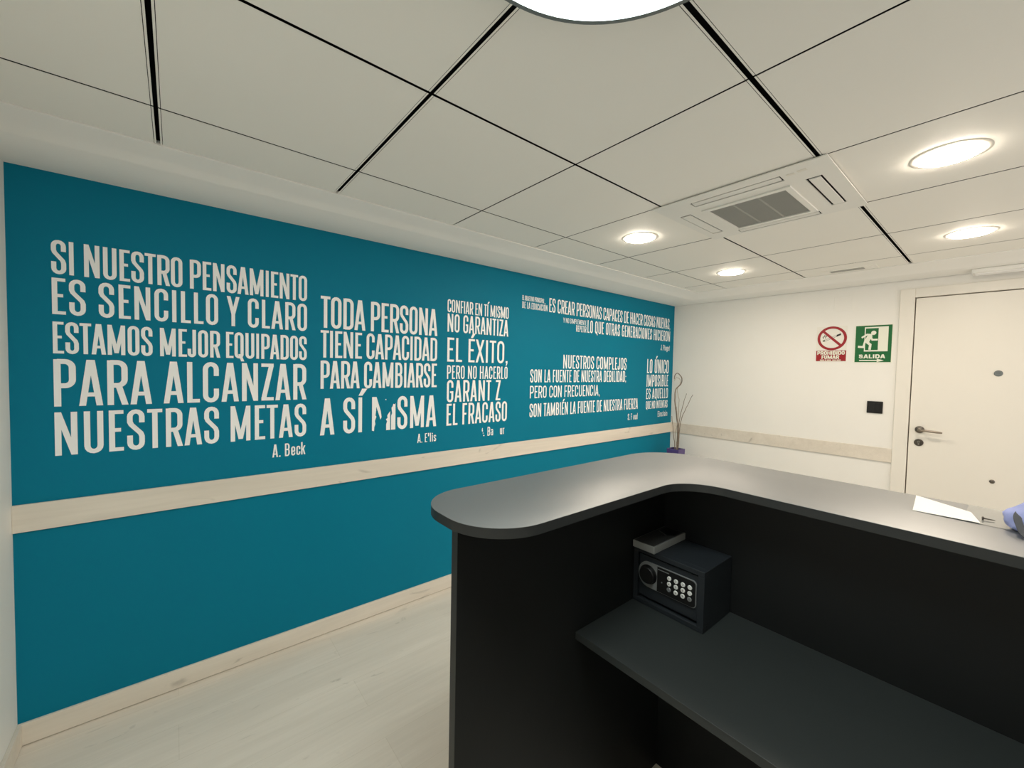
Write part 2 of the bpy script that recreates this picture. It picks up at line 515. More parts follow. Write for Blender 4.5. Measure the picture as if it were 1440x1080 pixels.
def glyph(c, w, t):
    """polygons of one letter, cap height 1, width w, stroke t"""
    h = t / 2
    th = t * .86                                   # horizontal strokes are a little thinner
    k = th / 2
    l, r, B, Tp = h, w - h, k, 1 - k
    rx = (w - t) / 2
    ry = min(.24, rx * 1.2)
    mid = w / 2
    V = lambda x, y0=0, y1=1: [[(x - h, y0), (x + h, y0), (x + h, y1), (x - h, y1)]]
    Hb = lambda x0, x1, y: [[(x0, y - k), (x1, y - k), (x1, y + k), (x0, y + k)]]
    dg = lambda xa, ya, xb, yb, tw=t: [[(xa - tw / 2, ya), (xa + tw / 2, ya), (xb + tw / 2, yb), (xb - tw / 2, yb)]]
    if c == 'A':
        a = t * .62
        g = [[(0, 0), (t, 0), (mid - a + t * 1.02, 1), (mid - a, 1)], [(w - t, 0), (w, 0), (mid + a, 1), (mid + a - t * 1.02, 1)]]
        return g + [[(t * .9, .2), (w - t * .9, .2), (w - t * 1.05, .2 + th), (t * 1.05, .2 + th)]]
    if c == 'B':
        up_ = [(l, Tp), (r - rx * .9, Tp)] + arc(r - rx * .9 - .01, .76, rx * .9, Tp - .76, 90, 0)[1:] + arc(r - rx * .9 - .01, .66, rx * .9, .66 - .52, 0, -90) + [(l, .52)]
        lo = [(l, .52), (r - rx * .9, .52)] + arc(r - rx * .9, .38, rx * .9, .14, 90, 0)[1:] + arc(r - rx * .9, .25, rx * .9, .25 - B, 0, -90) + [(l, B)]
        return V(l) + strip(up_, t * .95) + strip(lo, t * .95)
    if c in 'CG':
        p = [(r, .66), (r, 1 - ry - k)] + arc(mid, 1 - ry - k, rx, ry, 0, 180)[1:] + arc(mid, ry + k, rx, ry, 180, 360)
        if c == 'C': return strip(p + [(r, .34)], t)
        return strip(p + [(r, .5 - k)], t) + Hb(mid, w, .5 - k)
    if c == 'D':
        p = [(l, B), (l, Tp), (mid, Tp)] + arc(mid, 1 - ry - k, rx, ry, 90, 0)[1:] + arc(mid, ry + k, rx, ry, 0, -90) + [(l, B)]
        return strip(p[1:], t) + V(l)
    if c == 'E': return V(l) + Hb(0, w, Tp) + Hb(0, w * .82, .52) + Hb(0, w, B)
    if c == 'F': return V(l) + Hb(0, w, Tp) + Hb(0, w * .88, .5)
    if c == 'H': return V(l) + V(r) + Hb(0, w, .51)
    if c == 'I': return V(mid)
    if c == 'J': return strip([(r, 1), (r, ry + k)] + arc(mid, ry + k, rx, ry, 0, -180)[1:] + [(l, .3)], t)
    if c == 'L': return V(l) + Hb(0, w, B)
    if c == 'M': return V(l) + V(r) + dg(l, 1, mid, .06) + dg(r, 1, mid, .06)
    if c == 'N': return V(l) + V(r) + dg(l, 1, r, 0)
    if c in 'OQ0':
        g = strip(arc(mid, 1 - ry - k, rx, ry, 0, 180) + arc(mid, ry + k, rx, ry, 180, 360), t, True)
        if c == 'Q': g += dg(mid + t * .2, .16, w - t * .3, -.12)
        return g
    if c in 'PR':
        p = [(l, Tp), (mid, Tp)] + arc(mid, 1 - ry - k, rx, ry, 90, 0)[1:] + arc(mid, .44 + ry, rx, ry, 0, -90) + [(l, .44)]
        g = V(l) + strip(p, t)
        if c == 'R': g += dg(mid + t * .1, .46, r + t * .05, 0, t * 1.05)
        return g
    if c == 'S':
        p = ([(r, .675), (r, 1 - ry - k)] if t < .2 else [(r - .01, .78)]) + arc(mid, 1 - ry - k, rx, ry, 0, 180)[1:] + [(l, .70), (l + rx * .22, .63), (r - rx * .22, .41), (r, .33)] + \
            arc(mid, ry + k, rx, ry, 0, -180)[0:] + ([(l, .36)] if t < .2 else [])
        return strip(p, t if t < .2 else t * .85)
    if c == 'T': return V(mid) + Hb(0, w, Tp)
    if c == 'U': return strip([(l, 1), (l, ry + k)] + arc(mid, ry + k, rx, ry, 180, 360)[1:] + [(r, 1)], t)
    if c == 'V': return [[(0, 1), (t, 1), (mid + t * .4, 0), (mid - t * .6, 0)], [(w - t, 1), (w, 1), (mid + t * .6, 0), (mid - t * .4, 0)]]
    if c == 'X': return dg(l, 1, r, 0, t * 1.1) + dg(r, 1, l, 0, t * 1.1)
    if c == 'Y': return V(mid, 0, .45) + dg(l, 1, mid, .40) + dg(r, 1, mid, .40)
    if c == 'Z': return Hb(0, w, Tp) + Hb(0, w, B) + dg(r - t * .1, 1 - th, l + t * .1, th, t * 1.1)
    # lower case (x-height .72)
    X = .72
    if c == 'i': return V(mid, 0, X) + V(mid, .82, .96)
    if c == 'l': return V(mid)
    if c == 'k': return V(l) + dg(r, X, l + h, .34) + dg(l + t, .42, r, 0)
    if c == 'c': return strip([(r, X * .62), (r, X - ry - k)] + arc(mid, X - ry - k, rx, ry, 0, 180)[1:] + arc(mid, ry + k, rx, ry, 180, 360) + [(r, X * .38)], t)
    if c == 'e': return strip([(l, X * .47), (r, X * .47), (r, X - ry - k)] + arc(mid, X - ry - k, rx, ry, 0, 180)[1:] + arc(mid, ry + k, rx, ry, 180, 360) + [(r, X * .3)], t)
    if c == 'a': return strip([(l, X * .74), (l, X - ry - k)] + arc(mid, X - ry - k, rx, ry, 180, 0)[1:] + [(r, 0)], t) + \
        strip([(r, X * .55), (mid, X * .55)] + arc(mid, X * .37, rx, X * .18, 90, 180)[1:] + arc(mid, k + X * .15, rx, X * .15, 180, 270) + [(r, k)], t)
    if c == 'n': return V(l, 0, X) + strip([(l, X - ry - k)] + arc(mid, X - ry - k, rx, ry, 180, 0)[1:] + [(r, 0)], t)
    if c == 'u': return V(r, 0, X) + strip([(l, X), (l, ry + k)] + arc(mid, ry + k, rx, ry, 180, 360)[1:], t)
    if c == 'r': return V(l, 0, X) + strip([(l, X - ry - k)] + arc(mid, X - ry - k, rx, ry, 180, 40)[1:], t)
    if c == 's': return strip([(r, X * .72), (r, X - ry * .8 - k)] + arc(mid, X - ry * .8 - k, rx, ry * .8, 0, 180)[1:] + [(l, X * .64), (r, X * .36)] + arc(mid, ry * .8 + k, rx, ry * .8, 0, -180)[0:] + [(l, X * .3)], t)
    if c == 'd': return V(r) + strip([(r, X - ry - k)] + arc(mid, X - ry - k, rx, ry, 0, 180)[1:] + arc(mid, ry + k, rx, ry, 180, 360), t)
    if c == 'g': return V(r, -.1, X) + strip([(r, X - ry - k)] + arc(mid, X - ry - k, rx, ry, 0, 180)[1:] + arc(mid, ry + k, rx, ry, 180, 360), t) + \
        strip([(r, -.1)] + arc(mid, -.1, rx, ry * .8, 0, -150)[1:], t)
    if c == 't': return V(mid, 0, .95) + Hb(0, w, X - k)
    if c == '.': return [[(mid - h * 1.05, 0), (mid + h * 1.05, 0), (mid + h * 1.05, t), (mid - h * 1.05, t)]]
    if c == ',': return [[(mid - h, 0), (mid + h, 0), (mid + h, t), (mid - h, t)], [(mid + h, 0), (mid, 0), (mid - h, -.11), (mid, -.11)]]
    if c == ';': return glyph(',', w, t) + [[(mid - h, .45), (mid + h, .45), (mid + h, .45 + t), (mid - h, .45 + t)]]
    if c == "'": return [[(mid - h, .72), (mid + h, .76), (mid + h, 1), (mid - h, 1)]]
    # digits
    if c == '1': return V(mid + t * .3) + dg(l, .74, mid + t * .2, 1)
    if c in '2': return strip([(l, .7), (l, 1 - ry - k)] + arc(mid, 1 - ry - k, rx, ry, 180, 0)[1:] + [(r, .62), (l, B), (w, B)], t)
    if c == '3': return strip(arc(mid, .74, rx, .2, 160, -90), t) + strip(arc(mid, .27, rx, .2, 90, -160), t)
    if c == '4': return V(r - t * .4) + strip([(r, 1), (l, .3), (w + t * .3, .3)], t)
    if c == '5': return strip([(r, Tp), (l, Tp), (l, .58), (mid, .6)] + arc(mid, .32, rx, .26, 80, -160), t)
    if c == '6': return strip(arc(mid, .3, rx, .26, 0, 360), t) + strip([(r, Tp), (l, .55), (l, .3)], t)
    if c == '7': return strip([(0, Tp), (r, Tp), (mid, 0)], t)
    if c == '8': return strip(arc(mid, .74, rx * .9, .2, 0, 360), t) + strip(arc(mid, .27, rx, .23, 0, 360), t)
    if c == '9': return strip(arc(mid, .7, rx, .26, 0, 360), t) + strip([(r, .7), (r, .4), (l, B)], t)
    return []

WID = dict(A=.37, B=.33, C=.325, D=.33, E=.26, F=.25, G=.33, H=.35, I=.103, J=.27, L=.245, M=.47, N=.36, O=.325, P=.325, Q=.325,
           R=.335, S=.325, T=.29, U=.325, V=.36, X=.36, Y=.36, Z=.29)
for ch in 'ceansudg': WID[ch] = .28
WID.update({'k': .30, 'i': .103, 'l': .103, 'r': .21, 't': .20, '.': .11, ',': .11, ';': .11, "'": .11, ' ': .12})
def bearing(c, side):
    if c in 'AVYXTk': return .006
    if c in 'OCGQSs' or (c in 'ceadg' and side == 'l'): return .028
    if side == 'r' and c in 'EFLZPRKcer': return .016
    if side == 'r' and c in 'DBU': return .034
    if side == 'l' and c in 'JZ': return .014
    if c in " .,;'": return .02
    return .045
ACC = {'Í': 'I', 'É': 'E', 'Ó': 'O', 'Ú': 'U', 'í': 'i'}

def layout(text, width, t=.104, sb=.055, wid=WID):
    """-> [(char, x, w, accent)], x scaled so the run is exactly `width` cap heights long"""
    base = [ACC.get(c, c) for c in text]
    ws = [wid.get(c, .3) for c in base]
    gaps = [bearing(a, 'r') + bearing(c, 'l') for a, c in zip(base, base[1:])]
    n = max(len(gaps), 1)
    track = (width - sum(ws) - sum(gaps)) / n
    track = min(max(track, -.012), .035)
    sx = (width - sum(gaps) - track * n) / sum(ws)
    out, x = [], 0
    for k, (c, bc, w) in enumerate(zip(text, base, ws)):
        out.append((bc, x, w * sx, c != bc))
        x += w * sx + ((gaps[k] + track) if k < len(gaps) else 0)
    return out

def text_polys(text, width, t=.104, skip=(), wid=WID):
    polys = []
    for i, (c, x, w, acc) in enumerate(layout(text, width, t, wid=wid)):
        if c == ' ' or i in skip: continue
        tt = min(t, w * .42) if c not in "Ili.,;'" else min(t, w)
        g = glyph(c, w, tt)
        if acc:
            g = g + [[(w / 2 - .05, 1.05), (w / 2 + .06, 1.05), (w / 2 + .20, 1.25), (w / 2 + .05, 1.25)]]
        polys += [[(px + x, py) for px, py in p] for p in g]
    return polys

def wall_text(parent, name, text, y0, y1, z0, z1, skip=(), extra=(), t=.12):
    """vinyl line on the lettered wall, 0.6 mm thick; y runs along the wall"""
    h = z1 - z0
    b = MB()
    for k, p in enumerate(text_polys(text, (y1 - y0) / h, t, skip) + list(extra)):
        xo = XW + .0006 + .00001 * (k % 17)
        f = b.poly([(xo, y0 + px * h, z0 + py * h) for px, py in p])
        f.normal_update()
        if f.normal.x < 0: f.normal_flip()
    return b.build(name, M['vinyl'], parent)

QUOTES = [
 ('white five-line quote in large capitals, nearest the left corner of the teal wall', 'quote', [
   ('SI NUESTRO PENSAMIENTO', -0.368, 0.541, 1.832, 1.962),
   ('ES SENCILLO Y CLARO', -0.368, 0.541, 1.675, 1.816),
   ('ESTAMOS MEJOR EQUIPADOS', -0.368, 0.540, 1.522, 1.646),
   ('PARA ALCANZAR', -0.368, 0.538, 1.313, 1.499),
   ('NUESTRAS METAS', -0.368, 0.538, 1.118, 1.290),
   ('A. Beck', 0.380, 0.534, 1.020, 1.086)]),
 ('white four-line quote with a peeling letter in its last line on the teal wall', 'quote', [
   ('TODA PERSONA', 0.609, 1.318, 1.700, 1.871),
   ('TIENE CAPACIDAD', 0.609, 1.318, 1.538, 1.686),
   ('PARA CAMBIARSE', 0.609, 1.318, 1.368, 1.521),
   ('A SÍ MISMA', 0.607, 1.318, 1.113, 1.315),
   ('A. Ellis', 1.185, 1.319, 1.014, 1.072)]),
 ('white six-line quote with missing letters in its fifth line on the teal wall', 'quote', [
   ('CONFIAR EN TÍ MISMO', 1.391, 1.909, 1.865, 1.949),
   ('NO GARANTIZA', 1.393, 1.909, 1.735, 1.855),
   ('EL ÉXITO,', 1.394, 1.909, 1.537, 1.697),
   ('PERO NO HACERLO', 1.394, 1.909, 1.422, 1.512),
   ('GARANTIZA', 1.395, 1.910, 1.266, 1.413),
   ('EL FRACASO', 1.395, 1.910, 1.109, 1.255),
   ('A. Bandura', 1.676, 1.918, 1.012, 1.076)]),
 ('white two-line quote running long under the ceiling at the far end of teal wall', 'quote', [
   ('EL OBJETIVO PRINCIPAL', 2.039, 2.270, 2.022, 2.058),
   ('DE LA EDUCACIÓN', 2.040, 2.306, 1.962, 2.011),
   ('ES CREAR PERSONAS CAPACES DE HACER COSAS NUEVAS,', 2.326, 4.166, 1.960, 2.072),
   ('Y NO SIMPLEMENTE', 2.492, 2.784, 1.890, 1.931),
   ('REPETIR', 2.653, 2.784, 1.827, 1.881),
   ('LO QUE OTRAS GENERACIONES HICIERON', 2.800, 4.170, 1.828, 1.938),
   ('J. Piaget', 3.991, 4.172, 1.728, 1.786)]),
 ('white four-line quote with a shorter third line, above the rail near the desk', 'quote', [
   ('NUESTROS COMPLEJOS', 2.504, 3.390, 1.509, 1.624),
   ('SON LA FUENTE DE NUESTRA DEBILIDAD;', 2.137, 3.390, 1.394, 1.497),
   ('PERO CON FRECUENCIA,', 2.137, 2.994, 1.270, 1.367),
   ('SON TAMBIÉN LA FUENTE DE NUESTRA FUERZA', 2.137, 3.602, 1.121, 1.227),
   ('S. Freud', 3.438, 3.603, 1.016, 1.078)]),
 ('white narrow four-line quote at the far right end of the teal wall', 'quote', [
   ('LO ÚNICO', 3.748, 4.165, 1.481, 1.627),
   ('IMPOSIBLE', 3.748, 4.165, 1.341, 1.466),
   ('ES AQUELLO', 3.748, 4.165, 1.213, 1.321),
   ('QUE NO INTENTAS', 3.748, 4.165, 1.110, 1.191),
   ('Einstein', 3.977, 4.166, 1.017, 1.078)]),
]
for label, cat, lines in QUOTES:
    yq = min(l[1] for l in lines)
    zq = min(l[3] for l in lines)
    q = empty('wall_quote', (XW, yq, zq), label, 'wall lettering', 'white quotes on the teal wall')
    for text, y0, y1, z0, z1 in lines:
        skip, extra = (), ()
        if text == 'A SÍ MISMA':
            h = z1 - z0
            lay = layout(text, (y1 - y0) / h)
            xm = lay[5][1]
            xi = lay[6][1]
            skip = (5, 6)
            # torn remains of the M and of the I after it
            extra = [
                [(xm, .02), (xm + .06, .0), (xm + .07, .12), (xm + .10, .2), (xm + .085, .3), (xm + .13, .42), (xm + .10, .46), (xm + .12, .6), (xm + .13, 1), (xm, 1)],
                [(xm + .02, 1), (xm + .13, 1), (xm + .26, .58), (xm + .285, .40), (xm + .25, .33), (xm + .225, .42), (xm + .19, .52), (xm + .12, .72)],
                [(xm + .43, .0), (xm + .55, .0), (xm + .55, .56), (xm + .50, .50), (xm + .46, .44), (xm + .47, .36), (xm + .42, .33), (xm + .455, .26), (xm + .43, .18)],
                [(xm + .40, .90), (xm + .425, .90), (xm + .425, .93), (xm + .40, .93)],
                [(xi, .0), (xi + .135, .0), (xi + .135, .80), (xi + .11, .76), (xi + .07, .78), (xi + .04, .70), (xi + .01, .66), (xi + .03, .5), (xi, .42)],
            ]
        elif text == 'GARANTIZA':
            skip = (6, 8)
        elif text == 'A. Ellis':
            lay = layout(text, (y1 - y0) / (z1 - z0))
            skip = (4,)
            xe = lay[4][1]
            extra = [[(xe, .66), (xe + .09, .6), (xe + .14, .8), (xe + .13, 1), (xe, 1)]]
        elif text == 'A. Bandura':
            skip = (0, 1, 5, 6, 9)
            extra = [[(.16, .55), (.24, .5), (.30, .62), (.22, .7), (.27, .8), (.24, .95), (.17, .9), (.14, .75)],
                     [(.26, .25), (.34, .3), (.35, .42), (.28, .4)], [(.34, .02), (.5, .02), (.5, .13), (.42, .1), (.36, .15)]]
        elif text == 'S. Freud':
            skip = (4,)
        small = '.' in text[:3]
        o = wall_text(q, 'signature' if text[0] in 'AJSE' and any(ch.islower() for ch in text) else 'text_line', text, y0, y1, z0, z1, skip, extra,
                      t=.104 if not small else .108)

# ------------------------------------------------------------------ ceiling lights
def downlight(x, y, label):
    L = empty('ceiling_downlight', (x, y, ZC), label, 'ceiling light', 'round warm downlights in the ceiling tiles')
    b = MB()
    b.lathe([(.081, -.0028), (.084, -.0032), (.095, -.0018), (.100, -.0003), (.100, .004), (.081, .004), (.081, -.0028)], Matrix.Translation((x, y, ZC)), 64)
    b.build('trim_ring', M['lamp_ring'], L, smooth=True)
    b = MB()
    b.lathe([(.0812, .002), (.0812, -.0042), (.076, -.0075), (.05, -.0105), (0, -.012)], Matrix.Translation((x, y, ZC)), 64)
    b.build('diffuser', M['led_warm'], L, smooth=True)
    return L
downlight(-.165, 2.046, 'round lit downlight nearest the air conditioner, right side, biggest in view')
downlight(-1.374, 2.050, 'round lit downlight between the air conditioner and the teal wall')
downlight(-.165, 3.222, 'round lit downlight above the entrance door')
downlight(-1.370, 3.240, 'round lit downlight farthest back, near the teal wall corner')

L = empty('round_light_panel', (-.339, .462, ZC), 'large round cool white light panel overhead at the top edge', 'ceiling light')
b = MB()
b.lathe([(.296, -.058), (.305, -.058), (.305, 0), (.296, 0), (.296, -.058)], Matrix.Translation((-.339, .462, ZC - .0005)), 96)
b.build('rim', M['panel_rim'], L, smooth=True)
b = MB()
b.lathe([(0, -.056), (.2955, -.056), (.2955, -.02), (0, -.02)], Matrix.Translation((-.339, .462, ZC - .0005)), 96)
b.build('diffuser', M['led_cool'], L, smooth=False)

# ------------------------------------------------------------------ air conditioning cassette
ac = empty('air_conditioner', ((AC[0] + AC[1]) / 2, (AC[2] + AC[3]) / 2, ZC), 'white four-way cassette air conditioner with grey grille set in ceiling', 'air conditioner')
Z0 = ZC - .008
slots = {  # x0, x1, y0, y1
 'near': (-.945, -.590, 1.785, 1.838), 'right': (-.535, -.482, 1.885, 2.255),
 'left': (-1.055, -1.002, 1.905, 2.255), 'far': (-.945, -.590, 2.292, 2.340)}
grille = (-.922, -.613, 1.922, 2.252)
holes = list(slots.values()) + [grille]
cx = sorted({AC[0], AC[1]} | {v for h_ in holes for v in h_[:2]})
cy = sorted({AC[2], AC[3]} | {v for h_ in holes for v in h_[2:]})
b = MB()
for i in range(len(cx) - 1):
    for j in range(len(cy) - 1):
        mx_, my_ = (cx[i] + cx[i + 1]) / 2, (cy[j] + cy[j + 1]) / 2
        if any(h_[0] < mx_ < h_[1] and h_[2] < my_ < h_[3] for h_ in holes): continue
        b.box(cx[i], cx[i + 1], cy[j], cy[j + 1], Z0, Z0 + .004)
bmesh.ops.remove_doubles(b.bm, verts=list(b.bm.verts), dist=1e-6)
# drop coincident inner walls
b.bm.faces.ensure_lookup_table()
seen = {}
for f in b.bm.faces:
    seen.setdefault(tuple(sorted(v.index for v in f.verts)), []).append(f)
b.bm.verts.index_update()
seen = {}
for f in b.bm.faces:
    seen.setdefault(tuple(sorted(v.index for v in f.verts)), []).append(f)
bmesh.ops.delete(b.bm, geom=[f for fs in seen.values() if len(fs) > 1 for f in fs], context='FACES_ONLY')
b.build('panel', M['white_plastic'], ac)
b = MB(); b.box(AC[0] + .01, AC[1] - .01, AC[2] + .01, AC[3] - .01, ZC + .021, ZC + .03)
b.build('casing', M['dark_gap'], ac)
for k, (x0, x1, y0, y1) in slots.items():
    b = MB()
    if k in ('near', 'far'):
        b.prism([(y0 + .008, 0), (y1 - .014, -.003), (y1 - .012, .002), (y0 + .009, .003)], x0 + .006, x1 - .006,
                Matrix(((0, 0, 1, 0), (1, 0, 0, 0), (0, 1, 0, Z0 + .001), (0, 0, 0, 1))))
    elif k == 'right':
        b.box(x0 + .009, x1 - .007, y0 + .009, y1 - .008, Z0 - .002, Z0 + .002, .0008)
    else:
        b.box(x0 + .004, x1 - .006, y0 + .010, y1 - .010, Z0 - .001, Z0 + .003, .0008)
    b.build('louvre', M['white_plastic'], ac)
# raised frame round the return grille and the grille slats
b = MB()
g0 = grille
for r_ in ((g0[0] - .024, g0[0], g0[2] - .024, g0[3] + .024), (g0[1], g0[1] + .024, g0[2] - .024, g0[3] + .024),
           (g0[0], g0[1], g0[2] - .024, g0[2]), (g0[0], g0[1], g0[3], g0[3] + .024)):
    b.box(*r_, Z0 - .006, Z0 + .004, .0012)
b.build('grille_frame', M['white_plastic'], ac)
b = MB()
n = 42
for i in range(n):
    y = g0[2] + (i + .5) * (g0[3] - g0[2]) / n
    b.box(g0[0], g0[1], y - .0022, y + .0022, Z0 - .002, Z0 + .006)
for fx in (.33, .66):
    x = g0[0] + fx * (g0[1] - g0[0])
    b.box(x - .004, x + .004, g0[2], g0[3], Z0 - .0025, Z0 + .006)
b.box(g0[0], g0[1], g0[2], g0[3], Z0 + .0062, Z0 + .008)
b.build('return_grille', M['grey_grille'], ac)
b = MB(); b.box(-.572, -.545, 1.79, 1.806, Z0 - .001, Z0 + .001, .0004); b.box(-.535, -.505, 1.782, 1.80, Z0 - .001, Z0 + .001, .0004)
b.build('signal_receiver', M['lamp_ring'], ac)

# slot diffuser in the last row of tiles
sv = empty('slot_diffuser', (-.78, 3.745, ZC), 'thin slot air diffuser in the last ceiling row before the door wall', 'vent')
b = MB()
x0, x1, y0, y1 = -.930, -.615, 3.690, 3.800
b.box(x0, x1, y0, y0 + .022, ZC - .003, ZC + .001, .0008)
b.box(x0, x1, y1 - .016, y1, ZC - .003, ZC + .001, .0008)
b.box(x0, x0 + .05, y0 + .022, y1 - .016, ZC - .003, ZC + .001)
b.box(x1 - .07, x1, y0 + .022, y1 - .016, ZC - .003, ZC + .001)
b.build('frame', M['tile'], sv)
b = MB()
b.box(x0 + .05, x1 - .07, y0 + .022, y1 - .016, ZC - .0012, ZC - .0002)
b.build('slot', M['grey_grille'], sv)

# emergency light under the plaster border above the door
em = empty('emergency_light', (-.02, 4.135, ZS), 'white emergency light box above the entrance door', 'emergency light')
b = MB(); b.box(-.195, .145, 4.085, 4.185, ZS - .030, ZS - .0005, .006)
b.build('housing', M['white_plastic'], em)
b = MB(); b.box(-.18, .13, 4.095, 4.175, ZS - .034, ZS - .029, .002)
b.build('diffuser', M['vinyl'], em)

# ------------------------------------------------------------------ things on the far wall
def wall_plane(b, polys, x0, z0, sx, sz, off):
    for k, p in enumerate(polys):
        f = b.poly([(x0 + px * sx, YF - off - .00001 * (k % 13), z0 + py * sz) for px, py in p])
        f.normal_update()
        if f.normal.y > 0: f.normal_flip()

# exit sign: unit square coordinates, origin bottom left
sx0, sx1, sz0, sz1 = -.814, -.586, 1.601, 1.902
sg = empty('exit_sign', ((sx0 + sx1) / 2, YF, sz0), 'green exit sign with running figure and arrow beside the door frame', 'sign')
b = MB(); b.box(sx0, sx1, YF - .003, YF - .0002, sz0, sz1)
b.build('sign_plate', M['sign_white'], sg)
b = MB()
w_, h_ = sx1 - sx0, sz1 - sz0
wall_plane(b, [[(.022, .02), (.978, .02), (.978, .98), (.022, .98)]], sx0, sz0, w_, h_, .0032)
b.build('green_field', M['green'], sg)
b = MB()
fig = []
# door outline and bright opening
fig += [[(.265, .30), (.885, .30), (.885, .335), (.265, .335)], [(.265, .905), (.885, .905), (.885, .94), (.265, .94)],
        [(.265, .30), (.292, .30), (.292, .94), (.265, .94)], [(.63, .32), (.885, .32), (.885, .92), (.63, .92)]]
# runner
fig += [arc(.505, .785, .068, .055, 0, 360, 24)[:-1]]
fig += strip([(.43, .73), (.40, .69), (.34, .58), (.30, .54)], .125)          # torso
fig += strip([(.47, .735), (.33, .745), (.19, .665)], .046)                   # rear arm
fig += strip([(.43, .70), (.475, .605), (.62, .605)], .046)                   # front arm
fig += strip([(.32, .565), (.43, .475), (.415, .345)], .066)                  # front leg
fig += strip([(.285, .565), (.245, .42), (.10, .43)], .056)                   # rear leg
wall_plane(b, fig, sx0, sz0, w_, h_, .0036)
b.build('running_figure', M['sign_white'], sg)
b = MB()
WIDE = {k_: v * 2.15 for k_, v in WID.items()}
WIDE['I'] = .30
ht = .105
polys = text_polys('SALIDA', .70 * w_ / (ht * h_), .27, wid=WIDE)
wall_plane(b, polys, sx0 + .135 * w_, sz0 + .118 * h_, ht * h_, ht * h_, .0036)
b.build('text_line', M['sign_white'], sg)
b = MB()
wall_plane(b, [[(.15, .052), (.63, .052), (.63, .078), (.15, .078)], [(.62, .022), (.80, .065), (.62, .108)]], sx0, sz0, w_, h_, .0036)
b.build('arrow', M['sign_white'], sg)

# no smoking sign
nx0, nx1, nz0, nz1 = -1.070, -.863, 1.611, 1.905
ns = empty('no_smoking_sign', ((nx0 + nx1) / 2, YF, nz0), 'red and white no smoking sign to the left of the green sign', 'sign')
b = MB(); b.box(nx0, nx1, YF - .0025, YF - .0002, nz0, nz1)
b.build('sign_plate', M['sign_pale'], ns)
w_, h_ = nx1 - nx0, nz1 - nz0
cxn, czn, R_ = .515 * w_, .662 * h_, .435 * w_
b = MB()
ring = strip(arc(cxn, czn, R_, R_, 0, 360, 48)[:-1], .092 * w_, True)
ring += strip([(cxn - R_ * .70, czn + R_ * .70), (cxn + R_ * .70, czn - R_ * .70)], .088 * w_)
wall_plane(b, ring, nx0, nz0, 1, 1, .0030)
wall_plane(b, [[(.01, .015), (.99, .015), (.99, .315), (.01, .315)]], nx0, nz0, w_, h_, .0028)
b.build('prohibition_ring', M['red'], ns)
b = MB()
wall_plane(b, [[(.66, .70), (.80, .745), (.80, .80), (.66, .755)]], nx0, nz0, w_, h_, .0027)
wall_plane(b, strip([(.27, .575), (.66, .71)], .008) + strip([(.25, .605), (.64, .745)], .008), nx0, nz0, w_, h_, .0027)
b.build('cigarette', M['sign_black'], ns)
b = MB()
wall_plane(b, strip([(.24, .66), (.22, .70), (.28, .73), (.27, .77)], .028) + strip([(.31, .66), (.30, .70), (.34, .73), (.34, .765)], .026) +
           [[(.22, .565), (.29, .585), (.28, .635), (.21, .61)]], nx0, nz0, w_, h_, .0027)
b.build('smoke', M['sign_smoke'], ns)
b = MB()
ht = .105
wall_plane(b, text_polys('PROHIBIDO', .90 * w_ / (ht * h_), .24, wid=WIDE), nx0 + .05 * w_, nz0 + .196 * h_, ht * h_, ht * h_, .0033)
wall_plane(b, text_polys('FUMAR', .58 * w_ / (ht * h_), .24, wid=WIDE), nx0 + .20 * w_, nz0 + .078 * h_, ht * h_, ht * h_, .0033)
b.build('text_line', M['sign_white'], ns)
b = MB()
for q0, q1 in ((.15, .29), (.31, .36), (.38, .52), (.56, .68), (.70, .83)):
    wall_plane(b, [[(q0, .032), (q1, .032), (q1, .058), (q0, .058)]], nx0, nz0, w_, h_, .0033)
b.build('small_print', M['sign_white'], ns)

sw = empty('wall_switch', (-.669, YF, 1.25), 'black square switch plate on the white wall under the green sign', 'switch')
b = MB(); b.box(-.717, -.622, YF - .009, YF - .0002, 1.206, 1.300, .003)
b.build('plate', M['black_plastic'], sw)
b = MB(); b.box(-.703, -.670, YF - .012, YF - .008, 1.222, 1.284, .0015)
b.build('rocker', M['black_plastic'], sw)
b = MB(); b.box(-.669, -.636, YF - .012, YF - .008, 1.222, 1.284, .0015)
b.build('rocker', M['black_plastic'], sw)
b = MB(); b.box(-.960, -.842, YF - .002, YF - .0002, 2.030, 2.148, .001)
tag(b.build('cover_plate', M['wall_white'], loc=(-.9, YF, 2.09)), 'flush white square cover plate high on the wall left of door', 'cover plate')

# ------------------------------------------------------------------ reception desk
DT = 1.155                 # counter top height
DB = DT - .024
desk = empty('reception_desk', (-.4, 1.2, 0), 'L-shaped graphite reception desk with rounded raised counter and inner worktop', 'desk')
XO, XI = -.983, -.650      # short arm of the counter
YI, YO = 1.258, 1.655      # long arm
YT = .478                  # tip of the short arm
XEND = 1.05
def fillet(cx_, cy_, r_, a0, a1, n=14):
    return arc(cx_, cy_, r_, r_, a0, a1, n)
top = []
R1 = .135
top += fillet(XO + R1, YT + R1, R1, 180, 270)
top += fillet(XI - .15, YT + .15, .15, 270, 360)
top += fillet(XI + .125, YI - .125, .125, 180, 90)
top += [(XEND, YI), (XEND, YO)]
top += fillet(XO + .20, YO - .20, .20, 90, 180)
b = MB(); b.prism(top, DT - .0012, DT, bevel=.0004)
ct = b.build('countertop', M['desk_top'], desk, smooth=True)
b = MB(); b.prism(top, DB, DT - .0012)
b.build('edge_band', M['desk_edge'], ct, smooth=True)
b = MB(); b.box(-.826, -.801, .505, 1.436, .0, DB)
pn = b.build('side_panel', M['desk'], desk)
b = MB(); b.box(-.826, -.801, .5042, .5052, .0, DB); 
b.build('edge_band', M['desk_edge'], pn)
b = MB(); b.box(-.801, XEND - .05, 1.410, 1.436, 0, DB)
